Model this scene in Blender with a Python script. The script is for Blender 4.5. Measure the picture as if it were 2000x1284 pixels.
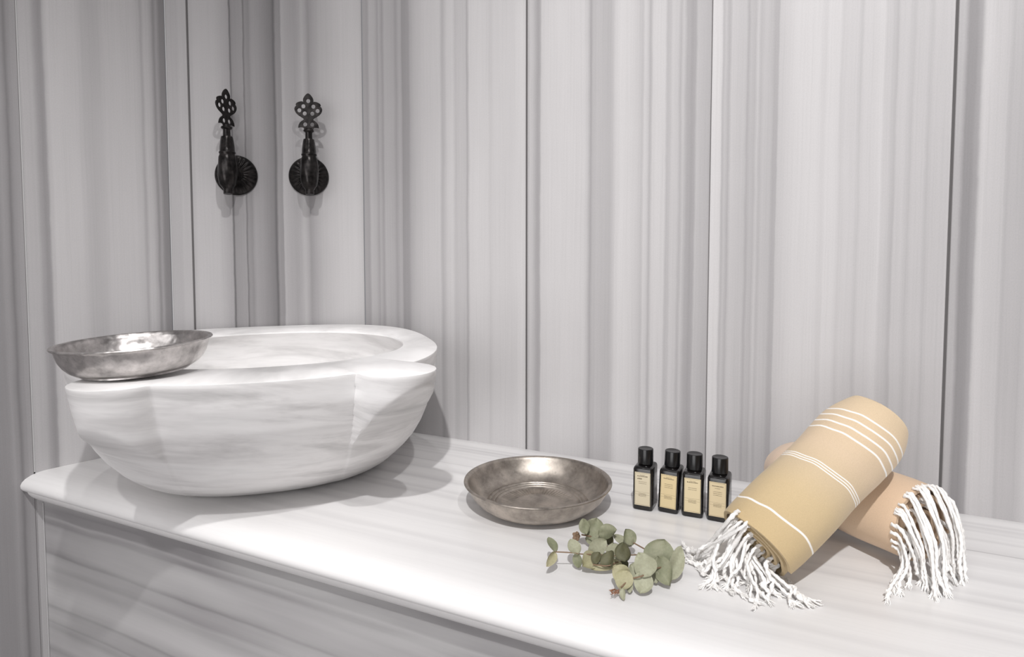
import bpy, bmesh, math, random
from mathutils import Vector, Matrix, noise as mnoise

for _o in list(bpy.data.objects):
    bpy.data.objects.remove(_o, do_unlink=True)
S = bpy.context.scene
COL = S.collection
PI = math.pi
Z0 = 0.50                                   # height of the bench top above the floor

# ------------------------------------------------------------------ camera
cam_d = bpy.data.cameras.new('camera')
cam = bpy.data.objects.new('camera', cam_d)
COL.objects.link(cam)
FPX, PPX, PPY = 1250.0, 1000.0, 557.0       # focal length and principal point for a 2000 x 1284 frame
TILT = math.atan(67 / 1250.0)
cam_d.sensor_fit = 'HORIZONTAL'
cam_d.sensor_width = 36.0
cam_d.lens = 36.0 * FPX / 2000.0
cam_d.shift_y = -(642.0 - PPY) / 2000.0
cam_d.clip_start = 0.01
cam.location = (0, 0, Z0 + 0.31)
cam.rotation_euler = (PI / 2 - TILT, 0, 0)
S.camera = cam

# ------------------------------------------------------------------ light
S.view_settings.view_transform = 'Standard'
S.view_settings.look = 'None'
S.view_settings.exposure = 0.36
S.view_settings.gamma = 1.0
S.view_settings.use_curve_mapping = False
world = bpy.data.worlds.new('world')
S.world = world
world.use_nodes = True
world.node_tree.nodes['Background'].inputs[0].default_value = (0.9, 0.9, 0.95, 1)
world.node_tree.nodes['Background'].inputs[1].default_value = 0.2


def lamp(name, kind, loc, energy, color, size, target=None, spot=None, blend=0.4, size_y=None):
    d = bpy.data.lights.new(name, kind)
    d.energy = energy
    d.color = color
    if kind == 'AREA':
        d.shape = 'RECTANGLE' if size_y else 'SQUARE'
        d.size = size
        if size_y:
            d.size_y = size_y
    else:
        d.shadow_soft_size = size
    if spot:
        d.spot_size = spot
        d.spot_blend = blend
    o = bpy.data.objects.new(name, d)
    COL.objects.link(o)
    o.location = loc
    if target is not None:
        o.rotation_euler = (Vector(target) - Vector(loc)).to_track_quat('-Z', 'Y').to_euler()
    return o


# a row of ceiling downlights behind the camera, one over the taps, and two added area fills for soft ambient light
lamp('downlight_centre', 'SPOT', (-0.08, -0.98, Z0 + 1.90), 146.0, (1.0, 0.99, 0.985), 0.028, (0.50, 0.80, Z0 + 0.20), math.radians(56), 1.0)
lamp('downlight_right', 'SPOT', (0.47, -0.62, Z0 + 1.90), 84.0, (1.0, 0.99, 0.985), 0.028, (-0.60, 0.85, Z0 + 0.05), math.radians(31), 1.0)
lamp('downlight_left', 'SPOT', (-0.95, -0.45, Z0 + 1.90), 4.0, (1.0, 0.985, 0.975), 0.03, (-0.3, 1.0, Z0 + 0.3), math.radians(75), 0.8)
lamp('corner_downlight', 'SPOT', (-0.357, 0.79, 2.52), 11.0, (1.0, 0.985, 0.975), 0.02, (-0.43, 1.06, 0.80), math.radians(36), 1.0)
lamp('room_fill', 'AREA', (-0.85, -1.2, 0.95), 16.5, (1.0, 0.99, 0.995), 1.5, (0.1, 0.9, 0.65), size_y=1.4)
lamp('ceiling_fill', 'AREA', (-0.1, -0.5, 2.5), 4.0, (1.0, 0.99, 0.98), 1.4, (-0.1, -0.5, 0))

# ------------------------------------------------------------------ projection helpers (pixel -> point on a real plane)
_f = Vector((0, math.cos(TILT), -math.sin(TILT)))
_u = Vector((0, math.sin(TILT), math.cos(TILT)))
_r = Vector((1, 0, 0))
EYE = Vector((0, 0, Z0 + 0.31))


def at(x, y, z=0.0):
    """point at height z above the bench top seen at photo position x, y"""
    d = _f * FPX + _r * (x - PPX) - _u * (y - PPY)
    t = (Z0 + z - EYE.z) / d.z
    return EYE + d * t


# ------------------------------------------------------------------ tagging and object helpers
def tag(o, label=None, cat=None, group=None, kind=None):
    if label: o['label'] = label
    if cat: o['category'] = cat
    if group: o['group'] = group
    if kind: o['kind'] = kind
    return o


def empty(name, loc=(0, 0, 0), rz=0.0):
    o = bpy.data.objects.new(name, None)
    o.empty_display_size = 0.02
    o.location = loc
    o.rotation_euler = (0, 0, rz)
    COL.objects.link(o)
    return o


def mesh_obj(name, verts, faces, mat, parent=None, smooth=True, angle=35, matrix=None):
    me = bpy.data.meshes.new(name)
    me.from_pydata([tuple(v) for v in verts], [], faces)
    me.validate()
    bm = bmesh.new(); bm.from_mesh(me)
    bmesh.ops.recalc_face_normals(bm, faces=bm.faces[:])
    if smooth:
        for f in bm.faces: f.smooth = True
        lim = math.radians(angle)
        for e in bm.edges:
            if len(e.link_faces) == 2:
                e.smooth = e.calc_face_angle(0) < lim
    bm.to_mesh(me); bm.free()
    me.materials.append(mat)
    o = bpy.data.objects.new(name, me)
    COL.objects.link(o)
    if matrix is not None: o.matrix_local = matrix
    if parent is not None: o.parent = parent
    return o


class MB:
    def __init__(self): self.v = []; self.f = []
    def add(self, v, f):
        b = len(self.v); self.v += [Vector(p) for p in v]; self.f += [[b + i for i in q] for q in f]
    def box(self, lo, hi):
        x0, y0, z0 = lo; x1, y1, z1 = hi
        self.add([(x0, y0, z0), (x1, y0, z0), (x1, y1, z0), (x0, y1, z0), (x0, y0, z1), (x1, y0, z1), (x1, y1, z1), (x0, y1, z1)],
                 [(0, 3, 2, 1), (4, 5, 6, 7), (0, 1, 5, 4), (1, 2, 6, 5), (2, 3, 7, 6), (3, 0, 4, 7)])
    def rings(self, rings, cap0=True, cap1=True, closed=True):
        n = len(rings[0]); v = [p for r in rings for p in r]; f = []
        for i in range(len(rings) - 1):
            for j in range(n if closed else n - 1):
                k = (j + 1) % n
                f.append((i * n + j, i * n + k, (i + 1) * n + k, (i + 1) * n + j))
        if cap0: f.append(tuple(range(n - 1, -1, -1)))
        if cap1: f.append(tuple((len(rings) - 1) * n + j for j in range(n)))
        self.add(v, f)
    def tube(self, pts, rad, n=8, strands=0, pitch=0.004, amp=0.0, cap=True):
        pts = [Vector(p) for p in pts]
        rings = []; s = 0.0
        t0 = (pts[1] - pts[0]).normalized()
        ref = Vector((0, 0, 1)) if abs(t0.z) < 0.9 else Vector((1, 0, 0))
        a = t0.cross(ref).normalized()
        for i, p in enumerate(pts):
            t = (pts[min(i + 1, len(pts) - 1)] - pts[max(i - 1, 0)])
            t = t.normalized() if t.length > 1e-9 else t0
            a = (a - t * a.dot(t)).normalized(); b = t.cross(a)
            if i: s += (p - pts[i - 1]).length
            r = rad[i] if isinstance(rad, (list, tuple)) else rad
            ring = []
            for j in range(n):
                th = 2 * PI * j / n
                rr = r * (1 + (amp * math.cos(strands * (th - 2 * PI * s / pitch / max(strands, 1) )) if strands else 0))
                ring.append(p + (a * math.cos(th) + b * math.sin(th)) * rr)
            rings.append(ring)
        self.rings(rings, cap, cap)
    def build(self, name, mat, parent=None, **k):
        return mesh_obj(name, self.v, self.f, mat, parent, **k)


def lathe(profile, seg=96, fn=None):
    """revolve (r, z) points about Z; r == 0 closes the surface"""
    mb = MB(); rings = []
    for r, z in profile:
        ring = []
        for j in range(seg):
            th = 2 * PI * j / seg
            rr, zz = (fn(r, z, th) if fn else (r, z))
            ring.append(Vector((max(rr, 1e-5) * math.cos(th), max(rr, 1e-5) * math.sin(th), zz)))
        rings.append(ring)
    mb.rings(rings, True, True)
    return mb


def spline(cp, n):
    """Catmull-Rom through control points, n samples per span"""
    cp = [Vector(c) for c in cp]
    P = [cp[0] * 2 - cp[1]] + cp + [cp[-1] * 2 - cp[-2]]
    out = []
    for i in range(1, len(P) - 2):
        p0, p1, p2, p3 = P[i - 1], P[i], P[i + 1], P[i + 2]
        for k in range(n):
            t = k / n
            out.append(0.5 * ((2 * p1) + (p2 - p0) * t + (2 * p0 - 5 * p1 + 4 * p2 - p3) * t * t + (3 * p1 - p0 - 3 * p2 + p3) * t ** 3))
    out.append(cp[-1])
    return out


# ------------------------------------------------------------------ materials
class Mat:
    def __init__(self, name, color=(0.8, 0.8, 0.8), rough=0.5, metal=0.0, spec=0.5):
        self.m = bpy.data.materials.new(name); self.m.use_nodes = True
        self.t = self.m.node_tree; self.b = self.t.nodes['Principled BSDF']
        self.set('Base Color', (*color, 1)); self.set('Roughness', rough); self.set('Metallic', metal)
        self.set('Specular IOR Level', spec)
    def set(self, k, v): self.b.inputs[k].default_value = v
    def n(self, kind, **k):
        nd = self.t.nodes.new('ShaderNode' + kind)
        for a, v in k.items(): setattr(nd, a, v)
        return nd
    def link(self, a, b): self.t.links.new(a, b)
    def val(self, sock, v):
        if isinstance(v, bpy.types.NodeSocket): self.link(v, sock)
        else: sock.default_value = v
    def math(self, op, a, b=0.0, c=0.0, clamp=False):
        nd = self.n('Math', operation=op, use_clamp=clamp)
        self.val(nd.inputs[0], a); self.val(nd.inputs[1], b); self.val(nd.inputs[2], c)
        return nd.outputs[0]
    def coord(self, kind='Object'): return self.n('TexCoord').outputs[kind]
    def xyz(self, vec):
        s = self.n('SeparateXYZ'); self.link(vec, s.inputs[0]); return s.outputs
    def comb(self, x=0.0, y=0.0, z=0.0):
        c = self.n('CombineXYZ')
        for i, v in enumerate((x, y, z)): self.val(c.inputs[i], v)
        return c.outputs[0]
    def noise(self, vec, scale=5.0, detail=2.0, rough=0.5, dist=0.0):
        nd = self.n('TexNoise'); self.link(vec, nd.inputs['Vector'])
        nd.inputs['Scale'].default_value = scale; nd.inputs['Detail'].default_value = detail
        nd.inputs['Roughness'].default_value = rough; nd.inputs['Distortion'].default_value = dist
        return nd.outputs['Fac']
    def ramp(self, fac, stops, interp='LINEAR'):
        nd = self.n('ValToRGB'); nd.color_ramp.interpolation = interp
        el = nd.color_ramp.elements
        while len(el) > 1: el.remove(el[-1])
        for i, (p, c) in enumerate(stops):
            c = c if isinstance(c, (tuple, list)) else (c, c, c)
            if i == 0: e = el[0]; e.position = p
            else: e = el.new(p)
            e.color = (c[0], c[1], c[2], 1)
        self.val(nd.inputs[0], fac)
        return nd.outputs[0]
    def long_ramp(self, coord, stops):
        """any number of (metres, colour) stops, in chunks the ramp node can hold"""
        out = None
        for i in range(0, len(stops) - 1, 28):
            ch = stops[i:i + 29]
            a, b = ch[0][0], ch[-1][0]
            mr = self.n('MapRange', clamp=True)
            self.val(mr.inputs[0], coord); mr.inputs[1].default_value = a; mr.inputs[2].default_value = b
            r = self.ramp(mr.outputs[0], [((p - a) / (b - a), c) for p, c in ch])
            out = r if out is None else self.mix(self.math('GREATER_THAN', coord, a), out, r)
        return out
    def mix(self, fac, a, b, mode='MIX'):
        nd = self.n('Mix', data_type='RGBA', blend_type=mode)
        self.val(nd.inputs[0], fac)
        for s, v in ((nd.inputs[6], a), (nd.inputs[7], b)):
            if isinstance(v, bpy.types.NodeSocket): self.link(v, s)
            else: s.default_value = (*v, 1) if len(v) == 3 else v
        return nd.outputs[2]
    def bump(self, h, strength=0.2, dist=0.001):
        nd = self.n('Bump'); nd.inputs['Strength'].default_value = strength; nd.inputs['Distance'].default_value = dist
        self.link(h, nd.inputs['Height']); self.link(nd.outputs[0], self.b.inputs['Normal'])
    def color(self, c): self.link(c, self.b.inputs['Base Color'])


def lin(g):
    c = g / 255.0
    return c / 12.92 if c < 0.04045 else ((c + 0.055) / 1.055) ** 2.4


def grey(v, warm=0.0):
    """stone grey of albedo v; the darker bands lean slightly to violet"""
    k = max(0.0, 0.8 - v)
    return (v * (1.0 + 0.01 * k), v * (0.985 - 0.03 * k), v * (0.978 + 0.015 * k))


def stripe_marble(name, stops, base_g, top=0.76, axis='X', contrast=1.05, rough=0.42):
    """bands of a sawn marble slab: each stop is a band position (m) and its grey"""
    M = Mat(name, rough=rough, spec=0.22)
    co = M.coord(); x, y, z = M.xyz(co)
    u, v = (x, z) if axis == 'X' else (z, x)
    wob = M.noise(M.comb(M.math('MULTIPLY', u, 6.0), 0.3, M.math('MULTIPLY', v, 3.0)), 2.0, 3.0, 0.6)
    fine = M.noise(M.comb(M.math('MULTIPLY', u, 30.0), 4.3, M.math('MULTIPLY', v, 14.0)), 3.0, 2.0, 0.6)
    uu = M.math('ADD', u, M.math('MULTIPLY_ADD', M.math('SUBTRACT', wob, 0.5), 0.004, M.math('MULTIPLY', M.math('SUBTRACT', fine, 0.5), 0.0016)))
    cols = [(p, grey(top * (lin(g) / lin(base_g)) ** contrast)) for p, g in stops]
    c = M.long_ramp(uu, cols)
    hair = M.noise(M.comb(M.math('MULTIPLY', uu, 420.0), 0.0, M.math('MULTIPLY', v, 4.0)), 1.0, 3.0, 0.65)
    hairc = M.ramp(hair, [(0.25, 0.93), (0.5, 0.985), (0.75, 1.01)])
    c = M.mix(1.0, c, hairc, 'MULTIPLY')
    speck = M.noise(M.comb(M.math('MULTIPLY', u, 900.0), y, M.math('MULTIPLY', v, 450.0)), 1.0, 2.0, 0.7)
    c = M.mix(1.0, c, M.ramp(speck, [(0.2, 0.93), (0.55, 1.0), (0.8, 1.03)]), 'MULTIPLY')
    cloud = M.noise(M.comb(M.math('MULTIPLY', u, 9.0), 1.7, M.math('MULTIPLY', v, 3.0)), 1.0, 3.0, 0.55)
    c = M.mix(1.0, c, M.ramp(cloud, [(0.25, 0.955), (0.75, 1.03)]), 'MULTIPLY')
    M.color(c)
    M.bump(hair, 0.03, 0.0005)
    return M.m
STRIPS = {}
STRIPS["L1"] = [(-0.2479,150),(-0.2322,140),(-0.2161,140),(-0.2106,148),(-0.2062,140),(-0.2028,125),(-0.1995,140),(-0.195,148),(-0.1893,150)]
STRIPS["L2"] = [(-0.1876,165),(-0.1853,170),(-0.1737,168),(-0.1696,155),(-0.1637,145),(-0.1607,150),(-0.1583,172),(-0.1528,180),(-0.1217,178),(-0.1121,170),(-0.1023,168),(-0.0923,170),(-0.0856,175),(-0.0685,176),(-0.0473,175),(-0.0387,170),(-0.0351,158),(-0.0314,172),(-0.0255,170),(-0.021,160),(-0.0173,140),(-0.0135,155),(-0.009,135),(0.0009,130),(0.0071,130)]
STRIPS["C1"] = [(0.0156,160),(0.0185,165),(0.0302,163)]
STRIPS["C2"] = [(0.0332,165),(0.0405,172),(0.0703,170),(0.0854,160),(0.0908,155),(0.093,105),(0.0953,145),(0.1022,148),(0.1114,150),(0.113,120),(0.1153,145),(0.1215,140),(0.1254,152),(0.1355,148),(0.1473,138),(0.1552,130),(0.1592,112),(0.1624,145),(0.1695,142),(0.1711,165),(0.1776,160),(0.1913,155),(0.1978,160),(0.2035,168),(0.2092,160),(0.2133,150),(0.2198,158),(0.2322,170),(0.2531,178),(0.2658,182),(0.287,184),(0.2956,182),(0.3043,176),(0.3077,165)]
STRIPS["R1"] = [(0.005,170),(0.0116,165),(0.0161,185),(0.026,180),(0.0325,165),(0.0358,178),(0.0423,162),(0.0466,180),(0.0637,175),(0.0701,162),(0.0764,175),(0.0806,172),(0.0827,155),(0.0952,160),(0.0994,175),(0.1076,185),(0.126,195),(0.1559,198),(0.1608,180),(0.1658,190),(0.1706,200),(0.1803,203),(0.1852,190),(0.1948,195),(0.2043,193),(0.2071,175),(0.2118,205),(0.2277,207),(0.2443,205),(0.248,198),(0.2553,205),(0.2866,204),(0.3041,210),(0.3093,205)]
STRIPS["R2"] = [(0.3111,190),(0.3136,190),(0.3171,205),(0.3214,200),(0.3257,185),(0.3299,175),(0.3333,180),(0.3358,210),(0.3468,213),(0.3716,213),(0.4039,210),(0.4086,200),(0.4134,175),(0.4165,190),(0.4236,195),(0.4429,190),(0.4467,198),(0.4505,210),(0.4581,217),(0.4731,213),(0.4842,205),(0.4894,195),(0.4923,212),(0.4967,205),(0.5003,185),(0.5039,210),(0.5097,213),(0.5204,210),(0.524,190),(0.5275,195),(0.5311,205),(0.5381,200),(0.5416,185),(0.5451,200),(0.5499,180),(0.5568,170),(0.5609,175),(0.5636,195),(0.5691,190),(0.5779,185),(0.5812,180)]
STRIPS["R3"] = [(0.5832,218),(0.5872,215),(0.5945,213),(0.5972,185),(0.6005,195),(0.6044,180),(0.6083,200),(0.6135,198),(0.6187,195),(0.6251,195),(0.6283,178),(0.6315,190),(0.6366,185),(0.6404,200),(0.6436,185),(0.6473,195),(0.6567,190),(0.6598,180),(0.6641,180),(0.6659,200),(0.6721,203),(0.6872,212),(0.7109,213),(0.7179,205),(0.7226,212),(0.7341,210),(0.7381,200),(0.7426,205),(0.7539,203),(0.7578,195),(0.7622,205),(0.7732,205),(0.7814,210),(0.7841,200),(0.7895,198),(0.7959,185),(0.798,198),(0.8055,200),(0.8118,190),(0.816,198),(0.8263,198),(0.8294,190),(0.834,198),(0.8492,198),(0.8527,205)]
STRIPS["R4"] = [(0.8552,180),(0.8607,180),(0.8651,150),(0.8715,150),(0.8774,165),(0.8803,195),(0.8837,200),(0.8909,195),(0.9027,192),(0.906,180),(0.9098,185),(0.9237,180),(0.9419,200),(0.9597,190),(0.9684,205),(1.0108,195),(1.0231,175),(1.0351,205),(1.0703,200)]

# ------------------------------------------------------------------ room shell
K = Vector((-0.258, 1.1207, 0)); J = Vector((-0.5437, 1.0225, 0))
D = Vector((0.9003, -0.4353, 0)).normalized(); NB = Vector((-D.y * -1, -D.x, 0)); NB = Vector((D.y, -D.x, 0))
DC = (K - J).normalized(); DL = Vector((0.6635, 0.7482, 0)).normalized()
CEIL = 2.6
CW = (K - J).length


def frame(origin, xdir):
    y = Vector((-xdir.y, xdir.x, 0))
    m = Matrix(((xdir.x, y.x, 0, origin.x), (xdir.y, y.y, 0, origin.y), (0, 0, 1, origin.z), (0, 0, 0, 1)))
    return m


M_grout = Mat('dark_joint', (0.10, 0.095, 0.095), 0.9).m
M_caulk = Mat('white_caulk', (0.46, 0.455, 0.455), 0.8).m
M_plaster = Mat('plaster', (0.55, 0.54, 0.53), 0.9)
_n = M_plaster.noise(M_plaster.coord(), 40, 4)
M_plaster.bump(_n, 0.1, 0.002); M_plaster = M_plaster.m
WM = {  # same marble throughout; left and corner tones darkened to carry their dimmer light
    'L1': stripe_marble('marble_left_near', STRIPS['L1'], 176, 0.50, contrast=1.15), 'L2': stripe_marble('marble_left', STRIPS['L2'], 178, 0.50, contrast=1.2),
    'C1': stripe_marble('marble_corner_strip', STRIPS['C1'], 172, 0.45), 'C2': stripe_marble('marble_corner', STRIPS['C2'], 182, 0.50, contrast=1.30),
    'R1': stripe_marble('marble_back_a', STRIPS['R1'], 208, 0.56), 'R2': stripe_marble('marble_back_b', STRIPS['R2'], 215, 0.56),
    'R3': stripe_marble('marble_back_c', STRIPS['R3'], 215, 0.56), 'R4': stripe_marble('marble_back_d', STRIPS['R4'], 208, 0.56)}
RANGE = {'L1': (-0.46, -0.1885), 'R1': (0, 0.3110), 'R2': (0.3110, 0.5822), 'R3': (0.5822, 0.8536), 'R4': (0.8536, 1.125)}


def panel(wall, mat, a, b, shift=0.0, ga=0.0008, gb=0.0008):
    """one marble slab of wall cladding from a to b along the wall (material space), moved by shift"""
    mb = MB(); a += ga / 2; b -= gb / 2; c = 0.0007
    prof = [(a, c), (a + c, 0), (b - c, 0), (b, c), (b, 0.02), (a, 0.02)]
    mb.rings([[Vector((x, y, z)) for x, y in prof] for z in (0.0, CEIL)])
    o = mb.build('marble_panel', mat, wall, smooth=False)
    o.location = (shift, 0, 0)
    return o


def joint(wall, s, w, mat, depth=0.0006, z0=0.0):
    mb = MB(); mb.box((s - w / 2, depth, z0), (s + w / 2, 0.0195, CEIL)); return mb.build('joint', mat, wall, smooth=False)


def wall(name, origin, xdir, length, back0=0.0):
    mb = MB(); mb.box((back0, 0.021, 0), (length, 0.09, CEIL))
    o = mb.build(name, M_plaster, smooth=False, matrix=frame(origin, xdir))
    return tag(o, kind='structure')


# back wall, clad in slabs 27 cm wide
wb = wall('wall_back', K, D, 2.6)
panel(wb, WM['R1'], 0, 0.3110, gb=0.0026); panel(wb, WM['R2'], 0.3110, 0.5822, ga=0.0026)
panel(wb, WM['R3'], 0.5822, 0.8536, gb=0.0030); panel(wb, WM['R4'], 0.8536, 1.125, ga=0.0030)
joint(wb, 0.3110, 0.0025, M_grout); joint(wb, 0.5822, 0.0007, M_grout); joint(wb, 0.8536, 0.0029, M_grout)
_s = 1.125
for k in range(5):
    key = ('R2', 'R3', 'R1', 'R4', 'R2')[k]
    a, b = RANGE[key]; b = min(b, a + 0.2712)
    panel(wb, WM[key], a, b, _s - a); joint(wb, _s, 0.0007, M_grout); _s += b - a
mb = MB(); mb.box((_s, 0, 0), (2.6, 0.02, CEIL)); o = mb.build('marble_panel', WM['R4'], wb, smooth=False)
# diagonal corner wall that carries the taps
wc = wall('wall_corner', J, DC, CW)
panel(wc, WM['C1'], 0, 0.0316, ga=0.0014, gb=0.0026); panel(wc, WM['C2'], 0.0316, CW, ga=0.0026)
joint(wc, 0.0316, 0.0025, M_grout); joint(wc, 0.0006, 0.0012, M_caulk, -0.0004, Z0)
# left wall
wl = wall('wall_left', J, DL, 0.0, -2.6)
panel(wl, WM['L2'], -0.1885, 0.0, ga=0.0016, gb=0.0012); panel(wl, WM['L1'], -0.46, -0.1885, gb=0.0016)
joint(wl, -0.1885, 0.0015, M_caulk, 0.0002, Z0)
mb = MB(); mb.box((-0.18925, 0.0002, 0), (-0.18775, 0.0195, Z0 - 0.02)); mb.build('joint', WM['L1'], wl, smooth=False)
_s = -0.46
for k in range(7):
    key = ('R3', 'R2', 'R4', 'R1', 'R3', 'R2', 'R4')[k]
    a, b = RANGE[key]; b = min(b, a + 0.2712)
    _s -= b - a
    panel(wl, WM[key], a, b, _s - a)
mb = MB(); mb.box((-2.6, 0, 0), (_s, 0.02, CEIL)); mb.build('marble_panel', WM['L1'], wl, smooth=False)
# the rest of the room, behind the camera
RE = K + D * 2.6; LE = J - DL * 2.6
QE = RE + NB * 2.6
wr = wall('wall_right', RE, NB, 2.6); wf = wall('wall_front', QE, (LE - QE).normalized(), (LE - QE).length)
for w_, ln in ((wr, 2.6), (wf, (LE - QE).length)):
    k = 0; s_ = 0.0
    while s_ < ln - 0.01:
        key = ('R2', 'R3', 'R4')[k % 3]; a, b = RANGE[key]; b = min(b, a + 0.2712, a + ln - s_)
        panel(w_, WM[key], a, b, s_ - a); s_ += b - a; k += 1
mb = MB()
_poly = [J, K, RE, QE, LE]
M_floor = stripe_marble('floor_marble', [(-3, 170), (-2, 190), (-1, 175), (0, 195), (1, 180), (2, 195), (3, 175)], 215)
mb.rings([[Vector((p.x, p.y, z)) for p in _poly] for z in (-0.05, 0.0)]); tag(mb.build('floor', M_floor, smooth=False), kind='structure')
mb = MB(); mb.rings([[Vector((p.x, p.y, z)) for p in _poly] for z in (CEIL, CEIL + 0.05)])
tag(mb.build('ceiling', Mat('ceiling_paint', (0.75, 0.75, 0.76), 0.9).m, smooth=False), kind='structure')

# ------------------------------------------------------------------ marble bench
bench = empty('bench', (K.x, K.y, 0), math.atan2(D.y, D.x))
tag(bench, 'built-in white and grey striped marble bench with a rounded front edge', 'bench')


def lw(w): return -0.2145 - 0.2823 * (w - 0.2128)      # where the left wall cuts the bench at distance w from the back wall


SLAB_STOPS = [(0, 205), (.012, 225), (.022, 228), (.030, 205), (.034, 222), (.040, 196), (.047, 215), (.052, 200), (.058, 224), (.066, 218), (.071, 226),
              (.078, 207), (.084, 224), (.098, 220), (.1085, 214), (.1100, 168), (.1115, 218), (.122, 226), (.132, 214), (.140, 204), (.147, 226),
              (.158, 228), (.168, 216), (.174, 205), (.181, 226), (.196, 228), (.206, 213), (.211, 224), (.222, 208), (.229, 226), (.250, 229),
              (.262, 217), (.268, 227), (.282, 212), (.291, 227), (.318, 229), (.330, 219), (.337, 227), (.352, 221), (.36, 229), (.395, 230), (.42, 228)]


def slab_marble(name, stops, u_of, along_of, base, top, rough, strength=1.0):
    M = Mat(name, rough=rough, spec=0.35)
    x, y, z = M.xyz(M.coord())
    u = u_of(M, x, y, z); v = along_of(M, x, y, z)
    w1 = M.noise(M.comb(M.math('MULTIPLY', v, 1.3), M.math('MULTIPLY', u, 3.0), 0.5), 1.6, 3.0, 0.55)
    w2 = M.noise(M.comb(M.math('MULTIPLY', v, 5.0), M.math('MULTIPLY', u, 30.0), 2.5), 2.0, 3.0, 0.6)
    uu = M.math('ADD', u, M.math('MULTIPLY_ADD', M.math('SUBTRACT', w1, 0.5), 0.022, M.math('MULTIPLY', M.math('SUBTRACT', w2, 0.5), 0.005)))
    full = M.long_ramp(uu, [(p, grey(top * lin(g) / lin(base))) for p, g in stops])
    plain = M.comb(top * 0.985, top * 0.97, top * 0.965)
    fade = M.noise(M.comb(M.math('MULTIPLY', v, 2.2), M.math('MULTIPLY', u, 14.0), 7.0), 1.5, 2.0, 0.5)
    c = M.mix(M.ramp(fade, [(0.3, 0.35 * strength), (0.6, 1.0)]), plain, full)
    hair = M.noise(M.comb(M.math('MULTIPLY', uu, 260.0), M.math('MULTIPLY', v, 5.0), 1.0), 1.0, 3.0, 0.6)
    c = M.mix(1.0, c, M.ramp(hair, [(0.25, 0.96), (0.5, 0.99), (0.75, 1.01)]), 'MULTIPLY')
    M.color(c); M.bump(hair, 0.02, 0.0004)
    return M.m


M_slab = slab_marble('bench_top_marble', SLAB_STOPS, lambda M, x, y, z: M.math('ADD', M.math('MULTIPLY', y, -1.0), M.math('MULTIPLY', M.math('SUBTRACT', z, Z0), -0.55)),
                     lambda M, x, y, z: x, 228, 0.78, 0.3)
nose = [(0.2128, 0), (0.30, 0), (0.36, 0), (0.376, 0), (0.384, -0.0003), (0.392, -0.0014), (0.399, -0.0036), (0.4050, -0.0070), (0.4088, -0.0110), (0.4105, -0.0150), (0.4102, -0.0190), (0.4080, -0.0225), (0.4052, -0.0245),
        (0.4030, -0.0250), (0.4028, -0.0268), (0.4018, -0.0295), (0.3990, -0.0335), (0.3950, -0.0375), (0.3905, -0.0410), (0.3860, -0.0435), (0.3840, -0.0437), (0.3840, -0.05)]
mb = MB()
SMAX = 2.6
sec = [[Vector((s, -w, Z0 + z)) for w, z in nose] for s in [None]] if False else []
for t in range(41):
    f = t / 40
    sec.append([Vector((lw(w) + (SMAX - lw(w)) * f, -w, Z0 + z)) for w, z in nose])
mb.rings(sec, False, False, closed=False)
w0 = nose[0][0]
for z, q in ((Z0, 1), (Z0 - 0.05, -1)):
    mb.add([(-0.2145, -0.2128, z), (0, 0, z), (SMAX, 0, z), (SMAX, -w0, z), (lw(w0), -w0, z)], [(4, 3, 2, 1, 0) if q > 0 else (0, 1, 2, 3, 4)])
bt = mb.build('bench_top', M_slab, bench, angle=40)

PZ = [(984, 128), (1000, 125), (1008, 128), (1012, 152), (1018, 135), (1024, 128), (1030, 146), (1050, 150), (1070, 148), (1078, 140), (1084, 120), (1088, 144), (1100, 148), (1112, 134),  # topmost stops paint the nose's cast shadow as a dark band
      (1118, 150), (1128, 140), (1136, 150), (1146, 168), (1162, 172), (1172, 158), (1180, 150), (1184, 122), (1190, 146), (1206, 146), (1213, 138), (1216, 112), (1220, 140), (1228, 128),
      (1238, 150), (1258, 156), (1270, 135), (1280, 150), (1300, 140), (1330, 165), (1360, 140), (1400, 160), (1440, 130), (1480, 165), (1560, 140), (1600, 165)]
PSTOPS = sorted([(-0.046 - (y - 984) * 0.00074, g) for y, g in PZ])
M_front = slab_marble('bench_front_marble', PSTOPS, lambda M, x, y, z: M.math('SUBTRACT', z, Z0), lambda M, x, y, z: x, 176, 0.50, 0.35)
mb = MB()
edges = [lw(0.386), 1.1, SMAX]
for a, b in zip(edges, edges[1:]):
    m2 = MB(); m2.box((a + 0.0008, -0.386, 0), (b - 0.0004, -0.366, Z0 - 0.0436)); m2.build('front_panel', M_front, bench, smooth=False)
m2 = MB(); _x = lw(0.386)
m2.tube([(_x + 0.001, -0.3868, 0.0), (_x + 0.001, -0.3868, Z0 - 0.046)], 0.0008, 8); m2.build('caulk_bead', M_caulk, bench)

# ------------------------------------------------------------------ carved marble basin in the corner
UC, VC = DC, Vector((DC.y, -DC.x, 0))
MC = (K + J) / 2


def uv(u, v, z=0.0):
    p = MC + UC * u + VC * v; return Vector((p.x, p.y, Z0 + z))


RIM = 0.184
C0 = 0.247


def sup(th, a, b, n):
    c, s = abs(math.cos(th)), abs(math.sin(th))
    return ((c / a) ** n + (s / b) ** n) ** (-1 / n)


NT = 840
#        z     front  half width
PROF = [(0.0, .276, .145), (.003, .290, .152), (.008, .304, .159), (.018, .324, .170), (.030, .345, .180), (.045, .367, .190), (.060, .387, .198), (.080, .411, .205), (.100, .432, .2095),
        (.125, .455, .2135), (.155, .475, .2155), (.184, .490, .2165)]


def prof_at(z):
    for (z0, f0, h0), (z1, f1, h1) in zip(PROF, PROF[1:]):
        if z <= z1:
            t = (z - z0) / (z1 - z0); return f0 + (f1 - f0) * t, h0 + (h1 - h0) * t
    return PROF[-1][1:]


EARS = [(0.134, 0.463, 0.043), (-0.129, 0.441, 0.0435)]


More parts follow.
